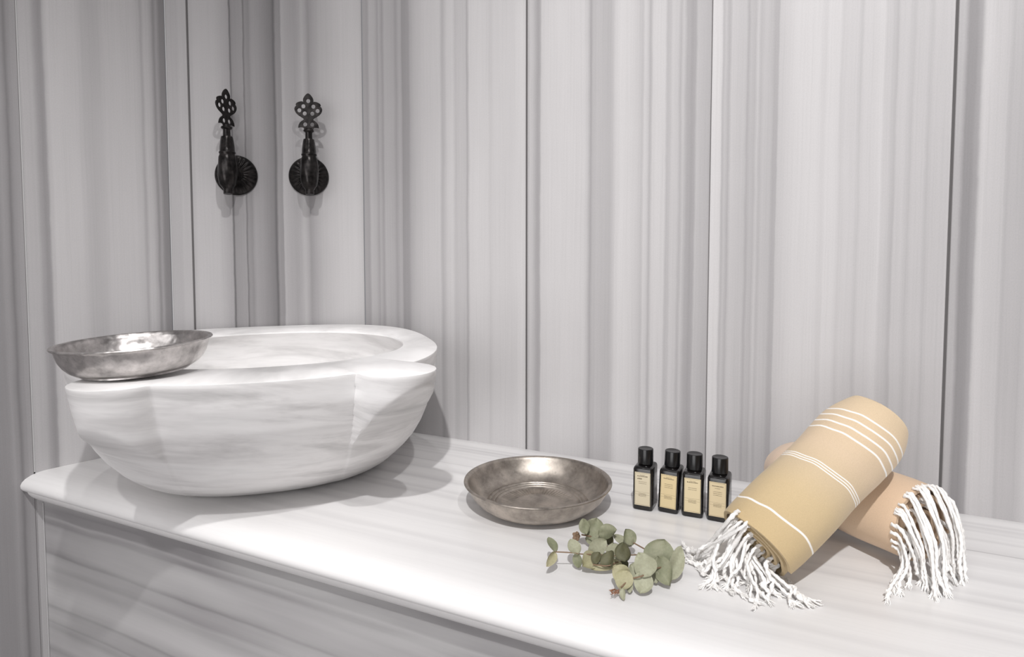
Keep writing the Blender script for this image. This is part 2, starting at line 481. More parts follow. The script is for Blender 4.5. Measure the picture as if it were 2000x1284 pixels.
def basin_ring(z, shrink=0.0):
    f_, h_ = prof_at(z); back = 0.0035 + 0.03 * max(0, 1 - z / 0.03) ** 2
    cc = (f_ + back) / 2; b_ = (f_ - back) / 2
    f_ -= shrink; h_ -= shrink; b_ -= shrink
    drop = PROF[-1][1] - prof_at(z)[0]                 # the ears draw in with the body as they go down
    ears = [(ex * (1 - 0.25 * drop), ey - drop, er - shrink) for ex, ey, er in EARS]
    ring = []
    for j in range(NT):
        th = 2 * PI * j / NT; dx, dy = math.cos(th), math.sin(th)
        r = sup(th, h_, b_, 2.25 if dy > 0 else 2.9)
        for ex, ey, er in ears:
            qx, qy = ex, ey - cc; bq = qx * dx + qy * dy; disc = er * er - (qx * qx + qy * qy - bq * bq)
            if disc > 0 and bq > 0:
                lim = r + 0.064 * min(1.0, max(0.0, (z - 0.082) / 0.102)) ** 1.2
                e = min(bq + math.sqrt(disc), lim); h = max(0.0, 1 - abs(e - r) / 0.005); r = max(r, e) + 0.005 * h * h * 0.25
        ring.append((dx * r, max(cc + dy * r, 0.0035)))
    return ring


basin = MB(); R_ = []
for z, sh in [(i, 0) for i in [0.0, .003, .006, .010, .014, .018] + [.018 + .0035 * q for q in range(1, 48)]] + [(.1836, .0004), (.184, .0013)]:
    R_.append([uv(u, v, z) for u, v in basin_ring(z, sh)])
top = basin_ring(RIM, .0013)
IA, IB = 0.174, 0.157


def inner(j, k, z):
    # same angular index as the outer rings (centre shifted a little)
    x, y = top[j]; th = math.atan2(y - C0, x)
    r = sup(th, IA, IB, 2.15) * k
    return uv(r * math.cos(th), C0 + r * math.sin(th), z)


for k, z in ((1.012, RIM), (1.003, RIM - .0008), (1.0, RIM - .0025), (1.014, RIM - .006), (1.045, RIM - .014), (1.105, RIM - .03), (1.13, RIM - .05), (1.10, RIM - .075), (.93, RIM - .10), (.78, RIM - .120), (.5, RIM - .132), (.25, RIM - .136), (.04, RIM - .137)):
    R_.append([inner(j, k, z) for j in range(NT)])
basin.rings(R_)
MBn = Mat('basin_marble', rough=0.33, spec=0.35)
x, y, z = MBn.xyz(MBn.coord())
zz = MBn.math('ADD', z, MBn.math('MULTIPLY', x, 0.10))
v1 = MBn.noise(MBn.comb(MBn.math('MULTIPLY', x, 5.0), MBn.math('MULTIPLY', y, 5.0), MBn.math('MULTIPLY', zz, 26.0)), 1.0, 5.0, 0.6, 0.6)
v2 = MBn.noise(MBn.comb(MBn.math('MULTIPLY', x, 14.0), MBn.math('MULTIPLY', y, 14.0), MBn.math('MULTIPLY', zz, 110.0)), 1.0, 4.0, 0.6, 0.4)
c = MBn.ramp(v1, [(0.30, (0.56, 0.55, 0.545)), (0.42, (0.73, 0.715, 0.71)), (0.52, (0.86, 0.845, 0.84)), (0.66, (0.89, 0.88, 0.875)), (0.8, (0.84, 0.825, 0.82))])
c = MBn.mix(1.0, c, MBn.ramp(v2, [(0.28, 0.90), (0.5, 0.985), (0.75, 1.03)]), 'MULTIPLY')
sp = MBn.noise(MBn.coord(), 16.0, 3.0, 0.7)
c = MBn.mix(1.0, c, MBn.ramp(sp, [(0.22, 0.80), (0.32, 0.99), (1, 1.0)]), 'MULTIPLY')
MBn.color(c); MBn.bump(MBn.noise(MBn.coord(), 220.0, 3.0), 0.06, 0.0006)
ob = basin.build('basin', MBn.m, angle=40)
tag(ob, 'round carved white marble basin with rounded ears, standing in the corner under the taps', 'basin')

# ------------------------------------------------------------------ hammered metal bowls
def metal(name, base, rough, hammer=0.0, seed=0.0, rings=0.0, tint=(0.8, 0.75, 0.7)):
    M = Mat(name, base, rough, 1.0)
    co = M.coord(); x, y, z = M.xyz(co)
    n1 = M.noise(co, 34.0, 5.0, 0.65)
    n2 = M.noise(co, 160.0, 3.0, 0.6)
    c = M.mix(M.ramp(n1, [(0.3, 0.0), (0.65, 1.0)]), tuple(b * 0.52 for b in base), tuple(min(1, b * 1.25) for b in base))  # mottling covers worn metal and dark reflections painted into the colour
    c = M.mix(M.ramp(n2, [(0.58, 0.0), (0.72, 0.35)]), c, tuple(b * 0.45 for b in base))
    M.color(c)
    r = M.math('MULTIPLY_ADD', n1, 0.30, rough - 0.13); M.link(r, M.b.inputs['Roughness'])
    h = M.math('MULTIPLY', n2, 0.15)
    if hammer:
        vo = M.n('TexVoronoi', feature='SMOOTH_F1'); vo.inputs['Scale'].default_value = 105.0; vo.inputs['Smoothness'].default_value = 0.6
        M.link(co, vo.inputs['Vector'])
        h = M.math('ADD', h, M.math('MULTIPLY', vo.outputs['Distance'], hammer))
    if rings:
        rad = M.math('SQRT', M.math('ADD', M.math('MULTIPLY', x, x), M.math('MULTIPLY', y, y)))
        ang = M.math('ARCTAN2', y, x)
        tick = M.math('MULTIPLY', M.math('SINE', M.math('MULTIPLY', ang, 64.0)), 0.5)
        band = M.math('MULTIPLY', M.math('GREATER_THAN', rad, 0.030), M.math('LESS_THAN', rad, 0.046))
        h = M.math('ADD', h, M.math('MULTIPLY', M.math('MULTIPLY', tick, band), rings))
    M.bump(h, 0.55, 0.0012)
    return M.m


M_bowl_a = metal('hammered_silvered_metal', (0.50, 0.475, 0.465), 0.34, 1.0)
M_bowl_b = metal('tinned_metal', (0.45, 0.405, 0.36), 0.40, 0.16, rings=0.6)
prof = [(0, .0012), (.030, .0008), (.050, .0004), (.0545, .0), (.0565, .0006), (.0562, .0022), (.061, .0036), (.0680, .0075), (.0732, .013), (.0768, .0195), (.0790, .026), (.0803, .0312),
        (.0815, .0325), (.0838, .0331), (.0845, .0342), (.0838, .0353), (.0815, .0354), (.0792, .0342), (.0778, .030), (.0757, .0225), (.0722, .0155), (.0670, .0098), (.0590, .0062), (.0500, .0042), (0, .0032)]


def hammer_fn(r, z, th):
    a = 0.00045 * mnoise.noise(Vector((math.cos(th) * 9, math.sin(th) * 9, z * 260))) if r > 0.056 and r < .0801 else 0
    return r + a, z


b1 = lathe(prof, 144, hammer_fn).build('metal_bowl', M_bowl_a, angle=50)
b1.scale = (.868, .868, .90)
b1.location = (-0.388, 0.656, Z0 + RIM + 0.0020); b1.rotation_euler = (math.radians(0.2), math.radians(-2.2), 0.4)
tag(b1, 'hammered silver-coloured metal bowl perched on the rim of the marble basin', 'bowl')
prof2 = [(0, .0004), (.040, .0), (.048, .0004), (.0575, .0024), (.0660, .0064), (.0732, .0116), (.0788, .0176), (.0826, .0240), (.0848, .0298), (.0862, .0318), (.0880, .0324), (.0890, .0332), (.0888, .0342),
         (.0872, .0346), (.0852, .0340), (.0836, .0310), (.0806, .0236), (.0762, .0170), (.0704, .0114), (.0645, .0084), (.0615, .0078), (.0603, .0090), (.0592, .0090), (.0582, .0074), (.0566, .0070),
         (.0556, .0082), (.0546, .0082), (.0536, .0066), (.0518, .0062), (.0508, .0072), (.0500, .0072), (.0490, .0058), (.0470, .0054), (.030, .0046), (.028, .0052), (.026, .0046), (0, .0040)]
b2 = lathe(prof2, 144).build('metal_bowl', M_bowl_b, angle=50)
b2.location = (0.0310, 0.7595, Z0 + 0.0001); b2.rotation_euler = (0, 0, 1.0)
tag(b2, 'shallow brownish silver metal bowl standing flat on the bench', 'bowl')

# ------------------------------------------------------------------ taps on the corner wall
M_bronze = Mat('blackened_bronze', (0.03, 0.027, 0.026), 0.30, 0.7, 0.35)
_nb = M_bronze.noise(M_bronze.coord(), 120, 4); M_bronze.bump(_nb, 0.35, 0.001)
M_bronze.color(M_bronze.ramp(_nb, [(0.35, (0.010, 0.009, 0.009)), (0.7, (0.036, 0.032, 0.031))])); M_bronze = M_bronze.m
FIN = [(0, 160), (12, 165), (24, 176), (38, 194), (49, 216), (51, 234), (47, 252), (62, 246), (82, 248), (104, 256), (120, 266), (126, 280), (120, 292), (134, 306), (140, 324), (136, 346),
       (124, 368), (104, 388), (78, 405), (56, 418), (46, 428), (50, 440), (68, 452), (86, 468), (98, 490), (104, 512), (104, 520), (80, 514), (58, 516), (48, 524), (44, 536), (0, 540)]
HOLES = [(0, 238), (-50, 295), (52, 295), (-92, 339), (94, 339), (-38, 370), (40, 370), (-35, 485), (37, 485)]
UN = 0.000153


def finial_mesh():
    cu = bpy.data.curves.new('finial', 'CURVE'); cu.dimensions = '2D'; cu.fill_mode = 'BOTH'
    cu.extrude = 0.0007; cu.bevel_depth = 0.0004; cu.bevel_resolution = 1
    pts = [(x, y) for x, y in FIN] + [(-x, y) for x, y in reversed(FIN[1:-1])]
    def add(ps):
        sp = cu.splines.new('POLY'); sp.points.add(len(ps) - 1)
        for p, (x, y) in zip(sp.points, ps): p.co = (x * UN, (1010 - y) * UN, 0, 1)
        sp.use_cyclic_u = True
    add(pts)
    for hx, hy in HOLES: add([(hx + 23 * math.cos(a * PI / 8), hy + 25 * math.sin(a * PI / 8)) for a in range(16)])
    o = bpy.data.objects.new('tmp', cu); COL.objects.link(o)
    bpy.context.view_layer.update()
    me = bpy.data.meshes.new_from_object(o.evaluated_get(bpy.context.evaluated_depsgraph_get()))
    bpy.data.objects.remove(o, do_unlink=True)
    for v in me.vertices:                      # stand it upright: curve y -> z, thickness -> y
        x, y, z = v.co; v.co = (x, z, y)
    me.materials.clear(); me.materials.append(M_bronze)
    for p in me.polygons: p.use_smooth = False
    return me


FIN_ME = finial_mesh()


def to_y(mb):
    for v in mb.v: v.x, v.y, v.z = v.x, -v.z, v.y


def make_tap(s, z, turn, du, label):
    t = bpy.data.objects.new('tap', None); t.empty_display_size = 0.02; COL.objects.link(t)
    t.matrix_world = frame(J + DC * s, DC) @ Matrix.Translation((0, 0, z))
    tag(t, label, 'tap', 'black metal taps on the corner wall')
    # fluted wall rose, built as a lathe and turned to stand out from the wall
    def flute(r, zz, th):
        k = 0.0011 * math.cos(24 * th) if 0.012 < r < 0.030 else 0
        return r, zz + k
    pr = [(0, 0), (.031, 0), (.0324, .0012), (.0322, .0030), (.0300, .0052), (.0270, .0078), (.0230, .0102), (.0190, .0118), (.0150, .0126), (.0115, .0130), (.0105, .0150), (0, .0155)]
    m = lathe(pr, 192, flute); to_y(m); m.build('rose', M_bronze, t, angle=60)
    PY = -0.036                                  # body stands this far off the wall
    m = MB(); m.tube([(0, -0.012, 0), (du * 0.5, -0.022, 0.0), (du, PY, 0)], [0.0085, 0.0078, 0.0085], 20); m.build('stem', M_bronze, t)
    # body: leaf-carved bulb under the handle
    def leaf(r, zz, th):
        k = 1.10 + 0.09 * abs(math.cos(3 * th + zz * 70)) if -.024 < zz < .026 else 1
        return r * k, zz
    bp = [(0, -.0300), (.0035, -.0296), (.0062, -.0275), (.0084, -.0240), (.0104, -.0190), (.0117, -.0120), (.0123, -.0040), (.0124, .0040), (.0121, .0120), (.0117, .0190), (.0112, .0240), (.0114, .0280), (.0118, .0300), (0, .0302)]
    m = lathe(bp, 64, leaf)
    for v in m.v: v.x += du; v.y += PY
    m.build('body', M_bronze, t, angle=50)
    m = MB(); m.tube(spline([(du, PY, -0.018), (du, PY - 0.001, -0.026), (du, PY - 0.002, -0.0335)], 5), 0.0068, 18); m.build('spout', M_bronze, t)
    cp = [(0, .0300), (.0122, .0302), (.0124, .0318), (.0113, .0332), (.0106, .040), (.0094, .050), (.0087, .0552), (.0084, .0562), (.0058, .0562), (.0056, .0590), (.0054, .0655), (.0056, .0672), (.0078, .0684), (.0086, .0700), (.0080, .0716), (.0058, .0726), (.0050, .0745), (0, .0748)]
    m = lathe(cp, 40, lambda r, zz, th: (r * (1 + (0.035 * math.cos(8 * th) if .034 < zz < .054 else 0)), zz))
    for v in m.v: v.x += du; v.y += PY
    hd = m.build('handle', M_bronze, t, angle=40)
    fo = bpy.data.objects.new('finial', FIN_ME); COL.objects.link(fo); fo.parent = hd
    fo.location = (du, PY, 0.0); fo.rotation_euler = (0, 0, turn)
    return t


make_tap(0.0985, Z0 + 0.4330, math.radians(52), -0.010, 'black metal tap nearer the left wall, its pierced finial turned edgeways')
make_tap(0.2115, Z0 + 0.4355, math.radians(-8), 0.000, 'black metal tap farther right, its pierced finial facing the room')

# ------------------------------------------------------------------ four toiletry bottles
M_bot = Mat('black_bottle', (0.006, 0.005, 0.005), 0.15, 0.0, 0.6).m
M_cap = Mat('black_cap', (0.006, 0.006, 0.0065), 0.25, 0.0, 0.5).m
M_print = Mat('label_ink', (0.13, 0.10, 0.06), 0.7).m
LAB = [((0.58, 0.51, 0.37), 'bottle nearest the metal bowl, its label the palest of the four'), ((0.62, 0.50, 0.29), 'bottle second from the metal bowl, leaning slightly'),
       ((0.62, 0.52, 0.33), 'bottle third from the metal bowl, between the leaning one and the last'), ((0.61, 0.50, 0.32), 'bottle partly hidden by the yellow rolled towel')]


def rrect(hw, hd, r, z, n=5):
    pts = []
    for cx, cy, a0 in ((hw - r, hd - r, 0), (-hw + r, hd - r, 90), (-hw + r, -hd + r, 180), (hw - r, -hd + r, 270)):
        for k in range(n):
            a = math.radians(a0 + 90 * k / (n - 1)); pts.append(Vector((cx + r * math.cos(a), cy + r * math.sin(a), z)))
    return pts


BW, BD, BH = 0.0118, 0.0152, 0.0520


def bottle(loc, rz, lab, lean, header):
    t = empty('bottle', loc, rz); t.rotation_euler = (0, lean, rz)
    tag(t, 'small black square ' + lab[1], 'bottle', 'toiletry bottles in a row on the bench')
    m = MB(); rg = []
    for z, i in ((0, .0016), (.0007, .0005), (.002, 0), (.0300, 0), (.0485, 0), (.0506, .0006), (.0518, .0018), (.0524, .0036)):
        rg.append(rrect(BW - i, BD - i, 0.0034 - min(i, .002) * .5, z))
    rg.append([Vector((0.0078 * math.cos(a), 0.0078 * math.sin(a), .0530)) for a in [math.atan2(p.y, p.x) for p in rg[-1]]])
    rg.append([Vector((0.0070 * math.cos(a), 0.0070 * math.sin(a), .0540)) for a in [math.atan2(p.y, p.x) for p in rg[-2]]])
    m.rings(rg); m.build('glass_body', M_bot, t, angle=30)
    c = lathe([(0, .0534), (.0090, .0534), (.0093, .0538), (.0091, .0705), (.0088, .0712), (.0080, .0715), (.0055, .0711), (0, .0710)], 48)
    c.build('cap', M_cap, t, angle=28)
    lm = Mat('label_paper', lab[0], 0.6).m
    y = -BD - 0.00015
    m = MB(); m.box((-.0093, y, .0060), (.0093, y + .0003, .0460)); lb = m.build('label', lm, t, smooth=False)
    m = MB()
    def bar(x0, x1, z0, z1): m.box((x0, y - .00004, z0), (x1, y + .0001, z1))
    for a, b, c_, d in ((-.0087, .0087, .0069, .0071), (-.0087, .0087, .0449, .0451), (-.0087, -.0085, .0069, .0451), (.0085, .0087, .0069, .0451)): bar(a, b, c_, d)
    rng = random.Random(header)
    def words(z, h, x0, x1, step):
        x = x0
        while x < x1:
            w = step * rng.uniform(.5, 1.1); bar(x, min(x + w, x1), z, z + h * rng.uniform(.7, 1)); x += w + step * .35
    words(.0408, .0013, -.0062, .0062, .0010)
    words(.0425 if header != 3 else .0385, .0006, -.003, .003, .0007)
    for z in (.0345, .0325, .0305)[:2 + header % 2]: words(z, .0006, -.0048, .0048, .0009)
    if header == 0: words(.0375, .0016, -.0062, -.0005, .0011)
    bar(-.0085, .0085, .0222, .02235); bar(-.0085, .0085, .0192, .01935)
    for z in (.0203, .0186, .0172): words(z, .0006, -.0045, .0045, .0008)
    m.build('label_print', M_print, lb, smooth=False)
    return t


rzb = math.atan2(D.y, D.x)
for i, (px, py, dz, lean) in enumerate(((1235.2, 994.5, 0, 0), (1284.0, 999.5, -2.0, 0.03), (1331.3, 1008.2, 1.0, 0), (1379.8, 1016.5, -1.5, 0))):
    rz = rzb + math.radians(dz) + 0.02
    c0 = at(px, py, 0)
    off = Matrix.Rotation(rz, 4, 'Z') @ Vector((BW, BD, 0))
    bottle((c0.x + off.x, c0.y + off.y, Z0 + 0.0001), rz, LAB[i], lean, i)

# ------------------------------------------------------------------ rolled towels
def cloth(name, bands, stripes, length, rough=0.95, wave=0.0):
    """bands: (z, colour) along the roll; stripes: (z, halfwidth) white woven lines, positions in metres along the roll"""
    M = Mat(name, rough=rough, spec=0.15)
    co = M.coord(); x, y, z = M.xyz(co)
    wv = M.noise(M.comb(M.math('MULTIPLY', x, 22.0), M.math('MULTIPLY', y, 22.0), 0.4), 1.0, 1.0, 0.4)
    zz = M.math('MULTIPLY_ADD', M.math('SUBTRACT', wv, 0.5), wave, z)
    c = M.ramp(M.math('DIVIDE', zz, length), [(p, q) for p, q in bands])
    mask = None
    for zs, hw in stripes:
        d = M.math('ABSOLUTE', M.math('SUBTRACT', zz, zs))
        k = M.math('SUBTRACT', 1.0, M.math('DIVIDE', M.math('SUBTRACT', d, hw * 0.6), hw * 0.7), clamp=True)
        mask = k if mask is None else M.math('MAXIMUM', mask, k)
    if mask is not None: c = M.mix(mask, c, (0.87, 0.84, 0.80))
    weave = M.noise(M.comb(M.math('MULTIPLY', x, 900.0), M.math('MULTIPLY', y, 900.0), M.math('MULTIPLY', z, 1500.0)), 1.0, 2.0, 0.7)
    soft = M.noise(co, 45.0, 4.0, 0.6)
    c = M.mix(1.0, c, M.ramp(weave, [(0.3, 0.93), (0.7, 1.03)]), 'MULTIPLY')
    M.color(c)
    M.bump(M.math('ADD', M.math('MULTIPLY', weave, 0.5), soft), 0.25, 0.0012)
    try: M.set('Sheen Weight', 0.15)
    except Exception: pass
    return M.m


def roll_mesh(R, L, turns, gap, th, start, flat=1.0, seed=0, round_far=0.2, flare=None, nseg=44, nz=56, loose=0.0, sag=None, sgn=1):
    """a towel rolled into a spiral: one continuous sheet of thickness th, layers gap apart, along local Z from 0 to L"""
    tot = 2 * PI * turns; n = int(turns * nseg)
    mb = MB(); rings = []
    for iz in range(nz + 1):
        w = iz / nz; w = w + 0.06 * math.sin(2 * PI * w) * -0.5; z = L * w
        outer = []; inn = []
        for i in range(n + 1):
            a = tot * i / n
            r = R - gap * a / (2 * PI)
            ang = start + sgn * a
            nv = mnoise.noise(Vector((math.cos(ang) * 1.2 + seed, math.sin(ang) * 1.2, z * 16 + seed)))
            r *= 1 + 0.045 * nv
            # rounded shoulder at the far end, slightly loose near the mouth
            e = max(0.0, (w - (1 - round_far)) / round_far); r *= 1 - 0.22 * e * e * (0.4 + 0.6 * (1 if a < 2 * PI else .8))
            e0 = max(0.0, 1 - w / 0.10); r *= 1 - 0.03 * e0 * e0
            if sag: r *= sag(ang, w, a)
            zz = z
            if w == 0 or iz == nz:
                zz += 0.0022 * mnoise.noise(Vector((a * 0.8, seed, 3.0 + iz)))
            dx, dy = math.cos(ang), math.sin(ang) * flat
            outer.append(Vector((dx * r, dy * r, zz))); inn.append(Vector((dx * (r - th), dy * (r - th), zz)))
        rings.append(outer + inn[::-1])
    mb.rings(rings, False, False)
    m = len(rings[0]); base = len(mb.v) - len(rings) * m
    for k, last in ((0, 0), (1, (len(rings) - 1) * m)):       # end faces as quads across the sheet
        for i in range(n):
            q = (last + i, last + i + 1, last + m - 2 - i, last + m - 1 - i)
            mb.f.append(list(q if k else q[::-1]))
    return mb


def basis(p0, p1, up=Vector((0, 0, 1))):
    z = (p1 - p0).normalized(); x = up.cross(z).normalized(); y = z.cross(x)
    m = Matrix((x, y, z)).transposed().to_4x4(); m.translation = p0
    return m


M_cord = Mat('cotton_cord', (0.86, 0.84, 0.82), 0.95, 0.0, 0.1)
_cn = M_cord.noise(M_cord.coord(), 700, 3); M_cord.bump(_cn, 0.4, 0.0008)
M_cord.color(M_cord.ramp(_cn, [(0.3, (0.80, 0.78, 0.75)), (0.6, (0.90, 0.885, 0.87))])); M_cord = M_cord.m


def cord(parent, inv, cps, rad=0.0017, seed=0, knot=True):
    """a two-strand twisted cord along world control points, ending in a knot and a frayed tuft"""
    rng = random.Random(seed)
    pts = spline([inv @ Vector(c) for c in cps], 9)
    ln = sum((b - a).length for a, b in zip(pts, pts[1:]))
    n = len(pts); rr = []
    for i in range(n):
        f = i / (n - 1); r = rad * (1 + 0.12 * math.sin(f * 9 + seed))
        if knot and 0.80 < f < 0.90: r *= 1 + 0.65 * math.sin((f - 0.80) / 0.10 * PI)
        rr.append(r)
    m = MB(); m.tube(pts, rr, 10, strands=2, pitch=0.0062, amp=0.26)
    # frayed threads at the end
    e = pts[-1]; d = (pts[-1] - pts[-3]).normalized()
    for k in range(14):
        q = Vector((rng.uniform(-1, 1), rng.uniform(-1, 1), rng.uniform(-1, 1))) * 0.0024
        p2 = e + d * rng.uniform(.001, .0050) + q
        p3 = p2 + d * rng.uniform(.0005, .0025) + Vector((rng.uniform(-1, 1), rng.uniform(-1, 1), rng.uniform(-1, 1))) * 0.0012
        m.tube([e - d * 0.001 + q * 0.3, p2, p3], [0.00065, 0.00045, 0.00015], 4)
    return m.build('tassel_cord', M_cord, parent)


def on_roll(mat, r, ang, z, flat=1.0): return mat @ Vector((math.cos(ang) * r, math.sin(ang) * r * flat, z))


# the yellow towel leaning on the peach one
T1R, T1L = 0.0415, 0.180
P0 = Vector((0.2255, 0.581, Z0 + 0.0385)); P1 = Vector((0.345, 0.625, Z0 + 0.1290))
ax = (P1 - P0).normalized(); T1M = basis(P0, P0 + ax)
Lz = T1L
st1 = [(Lz * .135, .0010)] + [(Lz * (.475 + k * .014), .00055) for k in range(3)] + [(Lz * (.715 + k * .050), .00095) for k in range(4)]
M_t1 = cloth('yellow_towel_cloth', [(0, (0.52, 0.395, 0.225)), (.30, (0.555, 0.43, 0.26)), (.45, (0.57, 0.45, 0.30)), (.62, (0.61, 0.475, 0.335)), (1, (0.65, 0.51, 0.345))], st1, Lz, wave=0.022)


def sag1(ang, w, a):
    # shallow crease across the front of the roll, a fold near the middle
    s = 1 - 0.05 * math.exp(-((w - 0.56) / 0.10) ** 2) * max(0, math.cos(ang - 2.2)) ** 2
    if 4.6 < a < 6.25: s += 0.15 * math.sin((a - 4.6) / 1.65 * PI) ** 1.5 * (0.55 + 0.45 * math.cos(w * 5 + 0.6))
    s += 0.018 * mnoise.noise(Vector((math.cos(ang) * 2.4, math.sin(ang) * 2.4, w * 5 + 7)))
    return s


t1 = empty('rolled_towel'); t1.matrix_world = T1M
tag(t1, 'rolled yellow-beige towel with thin white stripes, leaning on the peach towel', 'towel')
roll_mesh(T1R, T1L, 4.2, 0.0080, 0.0034, math.radians(208), 0.97, 2, 0.22, sag=sag1, sgn=-1).build('cloth_roll', M_t1, t1, angle=60)
inv1 = T1M.inverted()
ENDS1 = [(1338, 1076), (1350, 1100), (1374, 1132), (1398, 1157), (1425, 1150), (1452, 1162), (1480, 1180), (1502, 1166), (1530, 1152), (1558, 1184), (1582, 1180)]
rng = random.Random(11)
NC = 42
for i in range(NC):
    u = i / (NC - 1)
    q = u * (len(ENDS1) - 1); a_ = int(min(q, len(ENDS1) - 2)); f_ = q - a_
    ex = ENDS1[a_][0] * (1 - f_) + ENDS1[a_ + 1][0] * f_ + rng.uniform(-9, 9)
    ey = ENDS1[a_][1] * (1 - f_) + ENDS1[a_ + 1][1] * f_ + rng.uniform(-26, 5)
    y_ = (0.86 - 1.55 * u + rng.uniform(-.06, .06)) * T1R
    x_ = rng.uniform(-.42, .50) * math.sqrt(max(0.05, 1 - (y_ / T1R) ** 2)) * T1R
    s_ = T1M @ Vector((x_, y_, 0.004)); e_ = at(ex, ey, 0.0035)
    s_.z = max(s_.z, Z0 + .004)
    m1 = s_ - ax * rng.uniform(.010, .016) + Vector((rng.uniform(-.002, .002), rng.uniform(-.002, .002), rng.uniform(-.001, .006)))
    m1.z = max(m1.z, Z0 + .0035)
    m2 = m1.lerp(e_, 0.5) + Vector((rng.uniform(-.006, .006), rng.uniform(-.004, .004), 0)); m2.z = Z0 + .0035 + max(0, (m1.z - Z0 - .0035)) * rng.uniform(.25, .55)
    m3 = m1.lerp(e_, 0.82) + Vector((rng.uniform(-.005, .005), rng.uniform(-.004, .004), 0)); m3.z = Z0 + rng.uniform(.003, .007)
    k1 = m2.lerp(m3, .5) + Vector((rng.uniform(-.005, .005), rng.uniform(-.004, .004), rng.uniform(-.0005, .002)))
    cord(t1, inv1, [s_, m1, m2, k1, m3, e_], rng.uniform(.0012, .0018), i)

# the peach towel underneath
B0 = Vector((0.397, 0.606, Z0 + 0.0435)); B1 = Vector((0.331, 0.768, Z0 + 0.0435))
T2M = basis(B0, B1); T2R = 0.0425; T2L = (B1 - B0).length
M_t2 = cloth('peach_towel_cloth', [(0, (0.66, 0.49, 0.345)), (.36, (0.66, 0.495, 0.35)), (.40, (0.60, 0.44, 0.31)), (.50, (0.64, 0.475, 0.34)), (1, (0.66, 0.52, 0.41))],
             [], T2L)
t2 = empty('rolled_towel'); t2.matrix_world = T2M
tag(t2, 'rolled peach towel lying on the bench beneath the yellow towel', 'towel')
roll_mesh(T2R, T2L, 4.2, 0.0080, 0.0034, math.radians(200), 0.985, 9, 0.15, sgn=-1).build('cloth_roll', M_t2, t2, angle=60)
inv2 = T2M.inverted(); ax2 = (B1 - B0).normalized()
ENDS2 = [(1733, 1170, .003), (1757, 1154, .004), (1786, 1120, .006), (1800, 1138, .004), (1815, 1152, .004), (1834, 1170, .003), (1846, 1160, .004), (1850, 1140, .008), (1862, 1130, .006),
         (1876, 1118, .004), (1880, 1136, .003), (1868, 1095, .012), (1862, 1075, .016), (1858, 1050, .022)]
NC2 = 38
for i in range(NC2):
    u = i / (NC2 - 1)
    q = u * (len(ENDS2) - 1); a_ = int(min(q, len(ENDS2) - 2)); f_ = q - a_
    E_ = [ENDS2[a_][k] * (1 - f_) + ENDS2[a_ + 1][k] * f_ for k in range(3)]
    if i < 2: E_ = list(ENDS2[i])
    e_ = at(E_[0] + (rng.uniform(-7, 7) if i > 1 else 0), E_[1] + (rng.uniform(-12, 4) if i > 1 else 0), E_[2])
    # starts follow the mouth of the roll from its lower left, over the top, to the right
    an = math.radians(-20 + 190 * u + rng.uniform(-6, 6)); rr = T2R * (0.93 if rng.random() < .6 else rng.uniform(.45, .8))
    s_ = T2M @ Vector((math.cos(an) * rr, math.sin(an) * rr, 0.003))
    out = rng.uniform(.006, .012)
    m1 = s_ - ax2 * out + Vector((0, 0, -0.002))
    m2 = m1.lerp(e_, 0.45) - ax2 * rng.uniform(.002, .008); m2.z = max(m2.z, Z0 + .004)
    m3 = m1.lerp(e_, 0.80) + Vector((rng.uniform(-.004, .004), rng.uniform(-.004, .004), 0)); m3.z = max(Z0 + .004, m3.z)
    cord(t2, inv2, [s_, m1, m2, m3, e_], rng.uniform(.0012, .0016), 100 + i)

# ------------------------------------------------------------------ eucalyptus sprig
def leaf_mat(name, c0, c1):
    M = Mat(name, rough=0.6, spec=0.3); co = M.coord()
    n1 = M.noise(co, 60, 4, 0.6); n2 = M.noise(co, 500, 3)
    c = M.mix(M.ramp(n1, [(0.35, 0.0), (0.65, 1.0)]), c0, c1)
    c = M.mix(1.0, c, M.ramp(n2, [(0.3, 0.9), (0.7, 1.05)]), 'MULTIPLY')
    M.color(c); M.bump(n2, 0.15, 0.0005)
    M.set('Subsurface Weight', 0.0)
    return M.m


LM = {'l': leaf_mat('leaf_pale', (0.29, 0.29, 0.20), (0.36, 0.36, 0.26)), 'm': leaf_mat('leaf_mid', (0.20, 0.21, 0.13), (0.29, 0.29, 0.20)),
      'd': leaf_mat('leaf_dark', (0.07, 0.07, 0.035), (0.12, 0.115, 0.065)), 'y': leaf_mat('leaf_yellowish', (0.33, 0.31, 0.18), (0.38, 0.35, 0.23))}
M_stem = Mat('twig', (0.20, 0.13, 0.08), 0.7).m
M_red = Mat('dried_flower', (0.24, 0.11, 0.06), 0.7).m
sp_o = at(1215, 1095, 0)
sprig = empty('eucalyptus_sprig', (sp_o.x, sp_o.y, Z0))
tag(sprig, 'dried eucalyptus sprig with round grey-green leaves in front of the metal bowl', 'plant')


def cp(x, y): return 1040 + x / 5.8375, 980 + y / 5.8375


